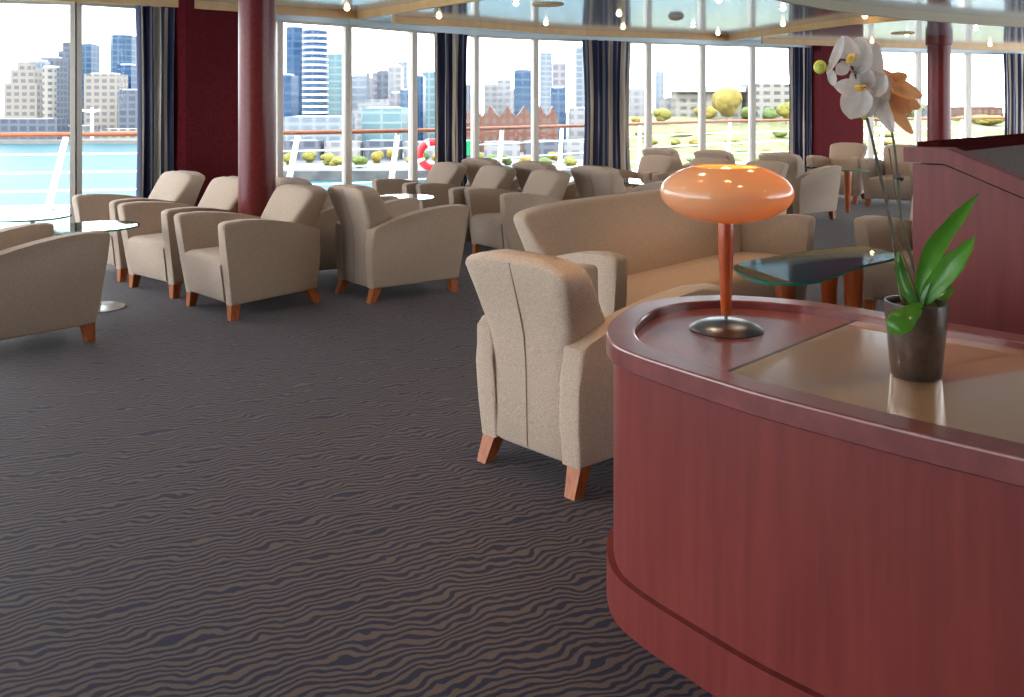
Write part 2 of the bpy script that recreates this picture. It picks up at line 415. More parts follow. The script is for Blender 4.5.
pr = [[(p[0],p[1],z) for p in stadium(r)] for r, z in prof]
n = len(pr[0]); vv = [[bm.verts.new(p) for p in r] for r in pr]
for k in range(len(vv)):
    a, b = vv[k], vv[(k+1) % len(vv)]
    for i in range(n-1): bm.faces.new((a[i], a[i+1], b[i+1], b[i]))
bm.faces.new([r[0] for r in vv]); bm.faces.new([r[-1] for r in vv])
link('rim', bm, M['rim'], cnt, angle=12)
ca = Vector((.7104,-.7038,0)); q0 = Vector((.6056,2.444,0))-C0
def clip(pts, sgn, off):
    out = []; pts = [Vector((p[0],p[1],0)) for p in pts]
    f = lambda p: sgn*((p-q0).dot(ca)-off)
    for a, b in zip(pts, pts[1:]+pts[:1]):
        fa_, fb_ = f(a), f(b)
        if fa_ >= 0: out.append(a)
        if fa_*fb_ < 0: out.append(a.lerp(b, fa_/(fa_-fb_)))
    return out
inner = stadium(.0865)
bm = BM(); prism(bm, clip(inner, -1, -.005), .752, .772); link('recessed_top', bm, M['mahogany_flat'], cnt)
bm = BM(); prism(bm, clip(inner, 1, .005), .752, .776); link('glass_inlay', bm, M['gold_glass'], cnt)
bm = BM(); prism(bm, clip(clip(inner, 1, -.0055), -1, .0055), .752, .7765); link('divider_strip', bm, M['divider'], cnt)

LD = 2.88; lx = PX(726, LD)
lamp = thing('table_lamp', 'table lamp with an orange saucer-shaped glass shade on the counter end', 'lamp', (lx, LD, .772))
bm = BM(); lathe(bm, [(.116,0), (.117,.004), (.105,.013), (.075,.024), (.03,.031), (.008,.033)], n=48); link('base', bm, M['darksteel'], lamp, angle=60)
bm = BM(); lathe(bm, [(.006,.028), (.006,.06)], n=12); link('rod', bm, M['darksteel'], lamp)
bm = BM(); lathe(bm, [(.014,.047), (.016,.052), (.0185,.12), (.0225,.22), (.0255,.29), (.0245,.335), (.021,.352)], n=24); link('spindle', bm, M['spindle'], lamp, angle=60)
bm = BM()
prof = [(.0,.343)] + [(.209*math.cos(t)**.95, .438+.095*math.sin(t)) for t in [math.radians(a) for a in range(-85, 61, 5)]]
prof = [(max(r,.004), z) for r, z in prof]
top = prof[-1]
prof += [(top[0]-.004, top[1]+.002), (top[0]-.008, top[1]-.001)]
inner = [(max(r-.006,.003), z+(.006 if z < .438 else -.004)) for r, z in prof[1:-2]][::-1]
lathe(bm, prof+inner, n=56, cap0=True, cap1=True); sh = link('shade', bm, M['shade'], lamp, angle=60)
bm = BM(); lathe(bm, [(.006,.40), (.022,.42), (.030,.452), (.03,.488), (.022,.512), (.008,.519)], n=20); link('bulb', bm, M['lampbulb'], lamp, angle=60)
li = bpy.data.lights.new('lamp_glow', 'POINT'); li.energy = 1.5; li.color = (1,.62,.25); li.shadow_soft_size = .04
lo = bpy.data.objects.new('lamp_glow', li); COL.objects.link(lo); lo.location = (lx+.11, LD+.02, .772+.445)

OD = 2.385; ox = PX(916, OD)
OZ = .776
orch = thing('potted_orchid', 'white orchid with two stalks in a dark brown pot on the bronze glass', 'plant', (ox, OD, OZ))
o0 = Vector((ox, OD, OZ))
def OP(x, y, dd=0): return P(x, y, OD+dd) - o0
bm = BM(); lathe(bm, [(.060,0), (.063,.004), (.079,.19), (.079,.196), (.073,.196), (.070,.175), (.01,.172)], n=40); link('pot', bm, M['pot'], orch, angle=45)
bm = BM(); lathe(bm, [(.069,.176), (.05,.184), (.02,.188), (.004,.189)], n=24); link('potting_bark', bm, M['soil'], orch)
def leafobj(pts, widths, fold=.35, nrm=None, name='leaf', mat='leaf', th=.003):
    c = catmull(pts, 6); nseg = len(c)
    w = []
    for i in range(nseg):
        t = i/(nseg-1)*(len(widths)-1); k = min(int(t), len(widths)-2); f = t-k
        f = f*f*(3-2*f); w.append(widths[k]*(1-f)+widths[k+1]*f)
    bm = BM(); rows = []
    nv = Vector(nrm) if nrm else Vector((-.25,-1,.35))
    for i, p in enumerate(c):
        t = (c[min(i+1,nseg-1)]-c[max(i-1,0)]).normalized()
        s = t.cross(nv).normalized(); q = s.cross(t).normalized()
        rows.append([p + s*w[i]*u + q*(fold*w[i]*abs(u)**1.4) for u in (-1,-.72,-.4,0,.4,.72,1)])
    vv = [[bm.verts.new(p) for p in r] for r in rows]
    for a, b in zip(vv, vv[1:]):
        for i in range(6): bm.faces.new((a[i],a[i+1],b[i+1],b[i]))
    bmesh.ops.solidify(bm, geom=bm.faces[:], thickness=th)
    return link(name, bm, M[mat], orch, angle=70)
leafobj([OP(919,308,0), OP(923,282,.0), OP(935,250,.01), OP(955,222,.02), OP(979,193,.03)], [.010,.019,.026,.019,.001], .35, (-.8,-1,.1))
leafobj([OP(921,306,0), OP(934,288,-.02), OP(952,266,-.05), OP(965,250,-.06), OP(975,236,-.06)], [.010,.024,.029,.017,.001], .3, (-.55,-1,.6))
leafobj([OP(917,306,-.01), OP(906,292,-.03), OP(899,274,-.03), OP(898,262,-.03), OP(899,251,-.02)], [.009,.021,.023,.015,.001], .3, (.5,-1,.3))
leafobj([OP(920,303,-.05), OP(912,311,-.11), OP(903,319,-.135), OP(894,327,-.135), OP(889,334,-.12)], [.010,.022,.031,.026,.002], -.2, (-.2,-.8,.6))
leafobj([OP(922,308,.02), OP(936,298,.04), OP(946,290,.06), OP(948,282,.07)], [.01,.02,.018,.001], .3, (-.3,-1,.4))
def stalk(px, r0=.0042, r1=.0026, mat='stem', name='stalk'):
    pts = catmull([OP(*p) for p in px], 8); n = len(pts)
    bm = BM(); tube(bm, pts, [r0+(r1-r0)*i/(n-1) for i in range(n)], 8)
    return link(name, bm, M[mat], orch)
stalk([(908,310,.0), (901,296,.0), (898,275,.01), (893,240,.01), (886,200,.01), (877,160,0), (870,130,0), (865,114,-.01), (858,95,.0), (855,75,.0), (848,62,.0), (836,60,-.01), (823,67,-.02)])
stalk([(916,308,.02), (918,288,.02), (912,262,.02), (903,232,.02), (899,195,.02), (896,160,.02), (893,138,.02), (888,118,.01), (882,100,.0)])
stalk([(910,308,.03), (915,270,.03), (898,205,.03), (889,148,.03)], .002, .0018, name='support_stick')
stalk([(919,304,.0), (908,270,.0), (894,230,.0), (879,175,-.005), (868,118,-.005)], .002, .0018, name='support_stick')
bm = BM(); tube(bm, [OP(895,177,.005), OP(899,177,.015), OP(902,179,.02)], .007, 8); link('stalk_clip', bm, M['divider'], orch)
def petal(par, base, tip, wpx, dd=0, dt=0, nrm=(-.3,-1,.2), mat='petal', cup=.18, seed=0):
    """one rounded, cupped petal from base to tip (pixels), wpx wide"""
    rnd = random.Random(seed); ph = rnd.random()*6
    b0, t0_ = OP(base[0], base[1], dd), OP(tip[0], tip[1], dd+dt)
    width = wpx/F*OD; dv_ = t0_-b0; length = dv_.length; dv_.normalize(); nv = Vector(nrm).normalized()
    sd = dv_.cross(nv).normalized(); nv = sd.cross(dv_).normalized()
    bm = BM(); R, K = 14, 12; rows = []
    for i in range(R+1):
        t = .5-.5*math.cos(PI*i/R); q = t**.85
        w = width*.5*max(.04, math.sin(PI*q))**.55
        if i == 0: w = width*.16
        rows.append([b0+dv_*length*t+sd*w*u*(1+.04*math.sin(7*t+ph))+nv*(-cup*length*math.sin(PI*t)*.5+cup*width*.45*u*u+.018*width*math.sin(5*u+ph)) for u in [-1+2*k/K for k in range(K+1)]])
    vv = [[bm.verts.new(p) for p in r] for r in rows]
    for a, b in zip(vv, vv[1:]):
        for k in range(K): bm.faces.new((a[k],a[k+1],b[k+1],b[k]))
    bmesh.ops.solidify(bm, geom=bm.faces[:], thickness=.0012)
    return link('petal', bm, M[mat], par, angle=80)
def heart(px, dd, rx, rz, name='flower', mat='lip'):
    bm = BM(); c = OP(px[0], px[1], dd)
    bmesh.ops.create_uvsphere(bm, u_segments=14, v_segments=10, radius=1, matrix=Matrix.Translation(c) @ Matrix.Rotation(.35, 4, 'Y') @ Matrix.Diagonal((rx/F*OD, .008, rz/F*OD, 1)))
    bmesh.ops.create_uvsphere(bm, u_segments=12, v_segments=8, radius=1, matrix=Matrix.Translation(c+Vector((rx*.9/F*OD,-.004,rz*.5/F*OD))) @ Matrix.Diagonal((rx*.55/F*OD, .007, rz*.6/F*OD, 1)))
    return link(name, bm, M[mat], orch)
fa = heart((859,88), -.045, 5, 3)
for k, (b_, t_, w_, dd, dt, nr) in enumerate((((862,88),(834,87),19,-.03,-.01,(-.2,-1,.3)), ((861,88),(850,119),31,-.028,-.02,(-.3,-1,.1)), ((864,90),(869,117),25,-.02,-.01,(0,-1,.1)), ((862,90),(884,74),33,-.02,.01,(-.3,-1,.2)), ((861,90),(864,66),26,-.015,.01,(-.2,-1,0)), ((863,90),(887,96),28,-.01,.0,(.2,-1,.1)))):
    petal(fa, b_, t_, w_, dd, dt, nr, 'petal', .18, k)
fb = heart((850,59), -.02, 4, 5)
for k, (b_, t_, w_, dd, dt, nr) in enumerate((((843,36),(827,74),10,-.02,-.01,(-.8,-1,.1)), ((858,74),(860,37),27,-.005,.0,(-.4,-1,.1)), ((852,66),(845,36),21,-.012,.0,(-.7,-1,.2)), ((872,80),(875,43),25,.01,.01,(.2,-1,.1)), ((848,64),(836,74),13,-.022,0,(-.3,-1,-.1)), ((830,69),(834,86),9,-.024,-.01,(-.6,-1,.1)))):
    petal(fb, b_, t_, w_, dd, dt, nr, 'petal', .15, 20+k)
petal(fb, (872,88), (893,132), 16, -.012, .01, (-.5,-1,.1), 'petal', .12, 31)
petal(fb, (876,70), (884,106), 22, .0, .0, (-.2,-1,.1), 'petal', .12, 32)
fc = heart((886,92), .02, 4, 4)
for k, (b_, t_, w_, dd, dt, nr) in enumerate((((886,83),(907,75),15,.03,.02,(.1,-1,.2)), ((876,72),(922,97),25,.022,.02,(.3,-1,.5)), ((880,88),(920,108),20,.03,.02,(.2,-1,-.1)), ((882,88),(912,134),16,.02,.0,(.2,-1,.1)), ((876,74),(910,114),30,.025,.01,(.1,-1,.3)))):
    petal(fc, b_, t_, w_, dd, dt, nr, 'petal_backlit', .15, 40+k)
bm = BM(); bmesh.ops.create_uvsphere(bm, u_segments=18, v_segments=12, radius=.0170, matrix=Matrix.Translation(OP(820,67,-.02)) @ Matrix.Diagonal((1,.9,1.08,1))); link('bud', bm, M['bud'], orch)
bm = BM(); bmesh.ops.create_uvsphere(bm, u_segments=16, v_segments=10, radius=.013, matrix=Matrix.Translation(OP(864,114,-.015)) @ Matrix.Diagonal((.8,.8,1.1,1))); link('bud', bm, M['bud'], orch)

# ------------------------------------------------------------------ sloped partition on the right
part = thing('stair_partition', 'mahogany partition with a sloping cap rail and grey inner panel on the right', 'partition', (0,0,0))
A = Vector((PX(913,4.1), 4.1, 0)); u = Vector((.707,-.707,0)); w = Vector((.707,.707,0))
def slab(profile, base, axis, thick, nrm):
    bm = BM()
    a = [bm.verts.new(base+axis*s+Vector((0,0,z))) for s, z in profile]; b = [bm.verts.new(base+axis*s+nrm*thick+Vector((0,0,z))) for s, z in profile]
    n = len(a); bm.faces.new(a); bm.faces.new(b[::-1])
    for i in range(n): bm.faces.new((a[i],b[i],b[(i+1)%n],a[(i+1)%n]))
    return bm
ztop = 1.5-45/900*4.1
slp = .40
link('front_panel', slab([(0,0),(1.5,0),(1.5,ztop-.077-slp*1.36),(.14,ztop-.077),(0,ztop-.077)], A, u, .08, w), M['mahogany'], part, smooth=False)
link('cap_rail', slab([(-.035,ztop-.068),(.14,ztop-.068),(1.5,ztop-.068-slp*1.36),(1.5,ztop-slp*1.36),(.15,ztop),(-.035,ztop)], A-w*.02, u, .12, w), M['mahogany'], part, smooth=False)
bm = slab([(0,0),(2.2,0),(2.2,ztop-.03),(0,ztop-.03)], A+u*.06+w*.10, w, .06, -u); link('inner_panel', bm, M['grey_panel'], part, smooth=False)
bm = slab([(-.01,ztop-.032),(2.2,ztop-.032),(2.2,ztop+.02),(-.01,ztop+.02)], A+u*.08+w*.11, w, .10, -u); link('cap_rail', bm, M['cap'], part, smooth=False)

# ------------------------------------------------------------------ room shell
CZ, GT = 2.72, 2.62
def Wp(x, d): return Vector((PX(x,d), d, 0))
W = [Vector((-6.25,-6,0)), Vector((-6.25,-3.3,0)), Vector((-6.25,-.6,0)), Vector((-6.25,2.1,0)), Vector((-6.25,4.8,0)), Vector((-6.2,7.5,0)), Wp(-12,10.06), Wp(76,10.29), Wp(160,10.85), Wp(255,12.15), Wp(278,12.50), Wp(347,13.26), Wp(413,14.35), Wp(475,15.4), Wp(535,16.1), Wp(596,16.65), Wp(648,17.15), Wp(702,17.7), Wp(752,18.2), Wp(810,18.85), Wp(852,19.45), Wp(870,19.8), Wp(918,20.4), Wp(968,20.8), Wp(1024,21.2), Vector((13.9,21.6,0)), Vector((15.5,21.9,0))]
def poly(pts, z0, z1):
    bm = BM(); prism(bm, [(p[0],p[1]) for p in pts], z0, z1); return bm
floor_pts = [(15.5,-6.2)] + [(p.x+(-.12 if i < 6 else 0),p.y+(.12 if i > 5 else -.2 if i == 0 else 0)) for i, p in list(enumerate(W))[::-1]]
struct('floor', poly(floor_pts, -.12, 0), M['carpet'])
struct('ceiling', poly(floor_pts, CZ, CZ+.2), M['ceiling'])
M['backwall'] = noisy('beige_wall_panel', (.66,.56,.46), (.72,.61,.50), 3, rough=.6)
struct('wall_back', poly([(-6.37,-6.4),(15.7,-6.4),(15.7,-6.2),(-6.37,-6.2)], 0, CZ), M['backwall'])
def beam_between(bm, a, b, z0, z1, th, off=0):
    t = (b-a).normalized(); nrm = Vector((-t.y,t.x,0))
    q = [a+nrm*(off-th/2), b+nrm*(off-th/2), b+nrm*(off+th/2), a+nrm*(off+th/2)]
    prism(bm, [(p.x,p.y) for p in q], z0, z1)
piers = {8, 19}
wi = 0
for i in range(len(W)-1):
    a, b = W[i], W[i+1]
    if i in piers: continue
    wi += 1
    bm = BM()
    t = (b-a).normalized(); 
    for p in ((a, t), (b, -t)):
        c = p[0]; beam_between(bm, c, c+p[1]*.055, 0, GT, .10)
    beam_between(bm, a, b, 0, .05, .10)
    beam_between(bm, a, b, GT-.012, GT+.02, .10)
    f = struct('window_%d' % wi, bm, M['mullion'])
    bm = BM(); beam_between(bm, a+t*.05, b-t*.05, .045, GT-.008, .008); struct('pane', bm, M['pane'], f)
    bm = BM(); beam_between(bm, a, b, GT+.018, CZ+.01, .12); struct('header', bm, M['header'], f)
# maroon piers between the windows
def pier(name, pts):
    struct(name, poly([(p.x,p.y) for p in pts], 0, CZ), M['maroon'])
pa, pb = W[8], W[9]; t = (pb-pa).normalized(); nn = Vector((t.y,-t.x,0))
pier('wall_left', [pa+nn*.42+t*.03, pa+nn*.36-t*.02, pa-nn*.05, pb-nn*.05, pb+nn*.36+t*.02, pb+nn*.42-t*.03])
pa, pb = W[19], W[20]; t = (pb-pa).normalized(); nn = Vector((t.y,-t.x,0))
pier('wall_right', [pa+nn*.30, pa-nn*.05, pb-nn*.05, pb+nn*.30])
# columns
def column(name, x, d, r, collar):
    o = bpy.data.objects.new
    bm = BM(); lathe(bm, [(r,0),(r,CZ)], (PX(x,d), d, 0), 40); c = struct(name, bm, M['column'], None, True)
    tag(c, 'near round maroon column rising between the armchairs' if not collar else 'far round maroon column with a collar, in front of the right windows', 'column', kind='thing')
    if collar:
        bm = BM(); lathe(bm, [(r,CZ-.18),(r+.03,CZ-.17),(r+.03,CZ-.002),(r,CZ-.001)], (PX(x,d), d, 0), 40, False, False); link('collar', bm, M['column'], c)
column('column', 257, 7.24, .145, False)
column('column', 939, 16.6, .20, True)
# ceiling fascias
def fascia(name, pts, z0, z1, th, mat):
    bm = BM()
    for a, b in zip(pts, pts[1:]): beam_between(bm, a, b, z0, z1, th)
    struct(name, bm, mat)
def S(x, y, z=GT): 
    d = (z-EYE)*F/(HY-y); return Vector((PX(x,d), d, 0))
fascia('trim_1', [Vector((-5.95,9.75,0)), S(60,1.2), S(140,5.0), S(237,11.5), S(358,19.5)], GT, CZ+.01, .05, M['soffit'])
fascia('trim_2', [S(358,19.5), S(480,.5), S(520,-8)], GT+.002, CZ+.01, .05, M['soffit'])
fascia('trim_3', [S(393,23), S(480,28.3), S(535,33), S(585,36), S(680,39), S(729,41)], GT, CZ+.01, .05, M['soffit'])
fascia('trim_4', [S(729,41), S(850,25), S(912,20)], GT+.002, CZ+.01, .05, M['soffit'])
fascia('trim_5', [S(762,43.6), S(850,46.5), S(940,49), S(1024,51), Vector((14.5,21.3,0))], GT, CZ+.01, .05, M['soffit'])
arc = catmull([S(700,-16,2.6), S(760,-4,2.6), S(800,5,2.6), S(850,13,2.6), S(930,21,2.6), S(1024,27.5,2.6), S(1130,33,2.6)], 5)
fascia('trim_6', arc, 2.6, CZ+.01, .05, M['olive'])

# curtains
def curtain(label, a, b, folds, off, amp=.05, seed=0, rpt=1):
    rnd = random.Random(seed); bm = BM(); n = folds*10
    uvl = bm.loops.layers.uv.new('UVMap')
    t = (b-a); L = t.length; t.normalize(); nn = Vector((t.y,-t.x,0))
    phs = [rnd.uniform(-.6,.6) for _ in range(folds+2)]
    zs = [.03,.5,1.0,1.5,2.0,2.4,GT-.005]
    front, back = [], []
    for z in zs:
        k = 1-.10*math.sin(PI*(z/GT))   # slightly gathered
        fr_, bk = [], []
        for i in range(n+1):
            s = i/n; f = s*folds; j = int(f)
            off_ = amp*math.sin(2*PI*f+phs[min(j,folds)]) * (.75+.25*math.sin(3*z+j))
            p = a + t*(L*(.5+(s-.5)*k)) + nn*off_
            fr_.append(p+Vector((0,0,z))); bk.append(p-nn*.012+Vector((0,0,z)))
        front.append(fr_); back.append(bk)
    def sheet(R):
        vv = [[bm.verts.new(p) for p in r] for r in R]
        for r0_, r1_, in zip(vv, vv[1:]):
            for i in range(n):
                f = bm.faces.new((r0_[i], r0_[i+1], r1_[i+1], r1_[i]))
                for lp, uu in zip(f.loops, (i, i+1, i+1, i)): lp[uvl].uv = (uu/n*.999, 0)
        return vv
    va, vb = sheet(front), sheet(back)
    for r in range(len(zs)-1):
        for i in (0, n): bm.faces.new((va[r][i], va[r+1][i], vb[r+1][i], vb[r][i]))
    for r in (0, len(zs)-1):
        for i in range(n): bm.faces.new((va[r][i], va[r][i+1], vb[r][i+1], vb[r][i]))
    o = link('curtain', bm, curtain_mat('navy_cream_stripe', off, rpt), None, angle=80)
    tag(o, label, 'curtain', 'striped navy and cream curtains')
def shift(p, k=.2):
    v = Vector((-p.x, -p.y, 0)).normalized(); return p+v*k
curtain('navy and cream striped curtain beside the left maroon pier', shift(Wp(136,10.62),.25), shift(Wp(180,11.0),.3), 4, .05, .06, 1)
curtain('narrow navy and cream striped curtain next to the red life ring', shift(Wp(433,14.7),.35), shift(Wp(467,15.25),.35), 4, .72, .06, 2, 1.4)
curtain('widest navy and cream striped curtain, between the middle windows', shift(Wp(583,16.5),.4), shift(Wp(632,17.0),.4), 5, .30, .07, 3, 1.5)
curtain('navy and cream striped curtain on the left of the far maroon pier', shift(Wp(789,18.6),.4), shift(Wp(813,18.9),.4), 4, .45, .05, 4, 1.9)
curtain('dark curtain edge on the right of the far maroon pier', shift(Wp(844,19.3),.35), shift(Wp(854,19.5),.35), 2, .05, .05, 5)
curtain('navy and cream striped curtain at the right edge, right of the far column', shift(Wp(1003,21.0),.4), shift(Wp(1040,21.3),.4), 5, .38, .05, 6, 2.1)

# ceiling lights and fittings
spots = [(347,9,'w'),(439,17,'w'),(516,4,'c'),(546,24,'w'),(619,15,'w'),(623,28,'w'),(693,26,'c'),(718,34,'w'),(719,1,'w'),(783,9,'c'),(783,25,'w'),(865,17,'w'),(872,42,'w'),(907,35,'w'),(976,29,'c'),(990,45,'w')]
lab = ['right of the near maroon column','above the curtain by the life ring','white and highest, above the middle windows','above the window left of the widest curtain','larger, over the widest curtain','small, close over the widest curtain\'s fascia','white, right of the smoke detector','over the window behind the lamp','cut by the top edge, above the lamp','white, up beside the curved olive fascia','at the end of the slanted fascia','on the wedge left of the orchid','right above the orchid flowers','left of the far column','white, right of the far column','at the far right over the last window']
proto = {}
for (x, y, k), lb in zip(spots, lab):
    d = (CZ-.02-EYE)*F/(HY-y); loc = Vector((PX(x,d), d, CZ))
    text = 'recessed ceiling downlight ' + lb
    if k not in proto:
        t_ = thing('downlight', text, 'ceiling light', loc, 0, 'small ceiling downlights')
        bm = BM(); lathe(bm, [(.055,.002),(.055,-.008),(.042,-.012),(.036,-.004)], n=20, cap0=False, cap1=False); link('trim_ring', bm, M['white'], t_)
        bm = BM(); lathe(bm, [(.034,.0),(.034,-.016),(.026,-.034),(.010,-.043)], n=16); link('bulb', bm, M['bulb'] if k == 'w' else M['bulbw'], t_)
        proto[k] = t_
    else: dup(proto[k], loc, 0, text, 'small ceiling downlights')
def spot_light(loc, e, col, size=2.4):
    l = bpy.data.lights.new('downlight_beam', 'SPOT'); l.energy = e; l.color = col; l.spot_size = size; l.spot_blend = .8; l.shadow_soft_size = .05
    o = bpy.data.objects.new('downlight_beam', l); COL.objects.link(o); o.location = loc
for (x, y, k) in spots:
    d = (CZ-.02-EYE)*F/(HY-y)
    spot_light((PX(x,d), d, CZ-.06), 25, (1,.74,.48) if k == 'w' else (1,.88,.72))
for x, y in ((-2.6,6.2),(-.6,5.6),(.5,4.1),(1.6,4.8),(2.8,6.0),(-1.2,3.4),(-2.6,8.2),(.9,7.6),(2.4,8.4),(1.0,2.4),(-3.6,4.5),(-1,1.2),(2.5,2.0),(0,-1)):
    spot_light((x, y, CZ-.06), 20, (1,.74,.48))
for x, y, e in ((.15,3.35,26),(1.45,5.2,55),(.75,3.0,14)):
    spot_light((x, y, CZ-.06), e, (1,.50,.18), 1.1)
bm = BM(); lathe(bm, [(.11,0),(.11,-.02),(.085,-.05),(.04,-.065),(.01,-.068)], n=24); 
d = (CZ-.03-EYE)*F/(HY-18); o = link('smoke_detector', bm, simple('beige_detector_plastic', (.45,.36,.28), .5), None); o.location = (PX(676,d), d, CZ)
tag(o, 'round beige smoke detector on the ceiling right of the widest curtain', 'smoke detector')
for x, y, lb in ((548,5,'round beige ceiling vent above the middle windows'), (903,33.5,'round beige ceiling vent right of the orchid flowers')):
    d = (CZ-.01-EYE)*F/(HY-y)
    v = thing('ceiling_vent', lb, 'vent', (PX(x,d), d, CZ), 0, 'round ceiling vents')
    bm = BM(); lathe(bm, [(.20,.0),(.20,-.012),(.17,-.02),(.15,-.008)], n=32, cap0=False, cap1=False); link('vent_ring', bm, M['soffit'], v)
    bm = BM(); lathe(bm, [(.155,0),(.155,-.010),(.09,-.024),(.02,-.026)], n=32); link('vent_disc', bm, M['soffit'], v)

# ------------------------------------------------------------------ outside deck and railing
R0 = [Vector((-9.5,13.0,0)), Vector((PX(0,13.6),13.6,0)), Vector((PX(140,14.05),14.05,0)), Vector((PX(280,14.6),14.6,0)), Vector((PX(410,15.7),15.7,0)), Vector((PX(535,18.0),18.0,0)), Vector((PX(620,20.2),20.2,0)), Vector((PX(700,22.8),22.8,0)), Vector((PX(800,25.2),25.2,0)), Vector((PX(900,26.8),26.8,0)), Vector((PX(1010,28.2),28.2,0)), Vector((20,29.5,0))]
Rc = catmull(R0, 6)
deck_pts = [(p.x,p.y+.25) for p in Rc]
struct('deck', poly([(p.x,p.y) for p in W[5:]] + deck_pts[::-1], -.45, -.18), M['deck'])
rail = thing('ship_railing', 'white ship railing with a varnished teak handrail outside the windows', 'railing', (0,0,0))
bm = BM(); rs = []
for i, p in enumerate(Rc):
    t = (Rc[min(i+1,len(Rc)-1)]-Rc[max(i-1,0)]).normalized(); nn = Vector((-t.y,t.x,0))
    rs.append([p+nn*.055*math.cos(a)+Vector((0,0,1.0+.038*math.sin(a))) for a in [2*PI*k/10 for k in range(10)]])
rings(bm, rs); link('handrail', bm, M['teak'], rail)
for z, r in ((.70,.016), (.42,.016), (.14,.016), (-.12,.05)):
    bm = BM(); tube(bm, [p+Vector((0,0,z)) for p in Rc], r, 6); link('rail_bar', bm, M['white'], rail)
for x in (66, 298, 398, 502, 562, 640, 730, 812, 884, 962):
    best = min(Rc, key=lambda p: abs(HX+F*p.x/p.y - x)); k = Rc.index(best)
    lo_, hi_ = (k, min(k+1, len(Rc)-1)) if HX+F*best.x/best.y < x else (max(k-1,0), k)
    pa, pb = Rc[lo_], Rc[hi_]; xa, xb = HX+F*pa.x/pa.y, HX+F*pb.x/pb.y
    s = (x-xa)/(xb-xa) if xb != xa else 0; top = pa.lerp(pb, s); t = (pb-pa).normalized(); nn = Vector((-t.y,t.x,0))
    bm = BM(); bot = top - t*.24 - nn*.10
    rr = [[bot+t*sx*.05+nn*sy*.02+Vector((0,0,-.18)) for sx, sy in ((-1,-1),(1,-1),(1,1),(-1,1))], [top+t*sx*.04+nn*sy*.02+Vector((0,0,.97)) for sx, sy in ((-1,-1),(1,-1),(1,1),(-1,1))]]
    rings(bm, rr); link('stanchion', bm, M['white'], rail, smooth=False)
# life ring hung on the railing
lc = Vector((PX(433,15.6), 15.6, EYE-(155-HY)/F*15.6))
ring = thing('life_ring', 'red and white life ring on the railing beside the narrow curtain', 'life ring', lc, 0)
for nm, mat, segs in (('ring_body', M['red'], [(0,360)]), ('white_band', M['white'], [(15,30),(105,120),(195,210),(285,300)])):
    for s0, s1 in segs:
        bm = BM(); rs = []; full = s1-s0 == 360; nseg = 40 if full else 4
        for i in range(nseg if full else nseg+1):
            a = math.radians(s0+(s1-s0)*i/nseg); rad = .065 if full else .068
            rs.append([((.225+rad*math.cos(b))*math.cos(a), rad*.75*math.sin(b), (.225+rad*math.cos(b))*math.sin(a)) for b in [2*PI*k/12 for k in range(12)]])
        if full: rs.append(rs[0]); rings(bm, rs, False, False); bmesh.ops.remove_doubles(bm, verts=bm.verts[:], dist=1e-5)
        else: rings(bm, rs)
        link(nm, bm, mat, ring)
bm = BM(); box(bm, -.09,.09,-.012,.012,-.13,.13,.004); g = link('safety_sign', bm, M['green_sign'], None, smooth=False); g.location = (PX(468,16.3), 16.3, EYE-(148-HY)/F*16.3)
tag(g, 'small plain green sign on the railing right of the narrow curtain', 'sign')

# ------------------------------------------------------------------ harbour, land, city
WZ = -20.5
EXT = .165
def ex(c): return tuple(v*EXT for v in c)
M['water'] = noisy('turquoise_harbour_water', ex((.07,.36,.43)), ex((.11,.42,.48)), .25, rough=.5, stretch=(1,3,1), spec=.08)
M['quay'] = noisy('pale_quay_concrete', ex((.62,.60,.56)), ex((.78,.76,.72)), .08, rough=.8)
M['seawall'] = noisy('grey_seawall_stone', ex((.20,.22,.24)), ex((.42,.42,.42)), .25, rough=.8)
def grass_mat():
    return noisy('dry_parkland_grass', ex((.36,.38,.03)), ex((.92,.84,.38)), .22, rough=.9, detail=6, stretch=(1,2.5,1), ramp_pos=(.4,.6))
M['park'] = grass_mat()
bm = BM(); prism(bm, [(-900,30),(900,30),(1500,1800),(-1500,1800)], WZ-1, WZ); struct('water', bm, M['water'])
def land(name, pts, z0, z1, mat): struct(name, poly(pts, z0, z1), mat)
def g(x, D): return (PX(x,D), D)
land('ground_quay', [g(-300,470), g(150,470), g(185,300), g(262,258), g(640,262), g(640,1400), g(-300,1400)], WZ-.5, WZ+2.0, M['quay'])
land('ground_seawall', [g(262,252), g(636,256), g(636,262), g(258,258)], WZ-.5, WZ+2.6, M['seawall'])
# sloping parkland on the right
bm = BM(); rows = []
for j, (D, z) in enumerate(((250,WZ-.5),(268,WZ+2),(300,-17.0),(335,-14.0),(370,-10.0),(420,-6.5),(520,-5.0))):
    rows.append([bm.verts.new((PX(x,D), D, min(z, z)+ (1.0*math.sin(x*.05+j) if 0 < j < 6 else 0) - (3.5 if x < 620 and j > 1 else 0))) for x in range(590, 1400, 18)])
for a, b in zip(rows, rows[1:]):
    for i in range(len(a)-1): bm.faces.new((a[i],a[i+1],b[i+1],b[i]))
struct('terrain', bm, M['park'], None, True)

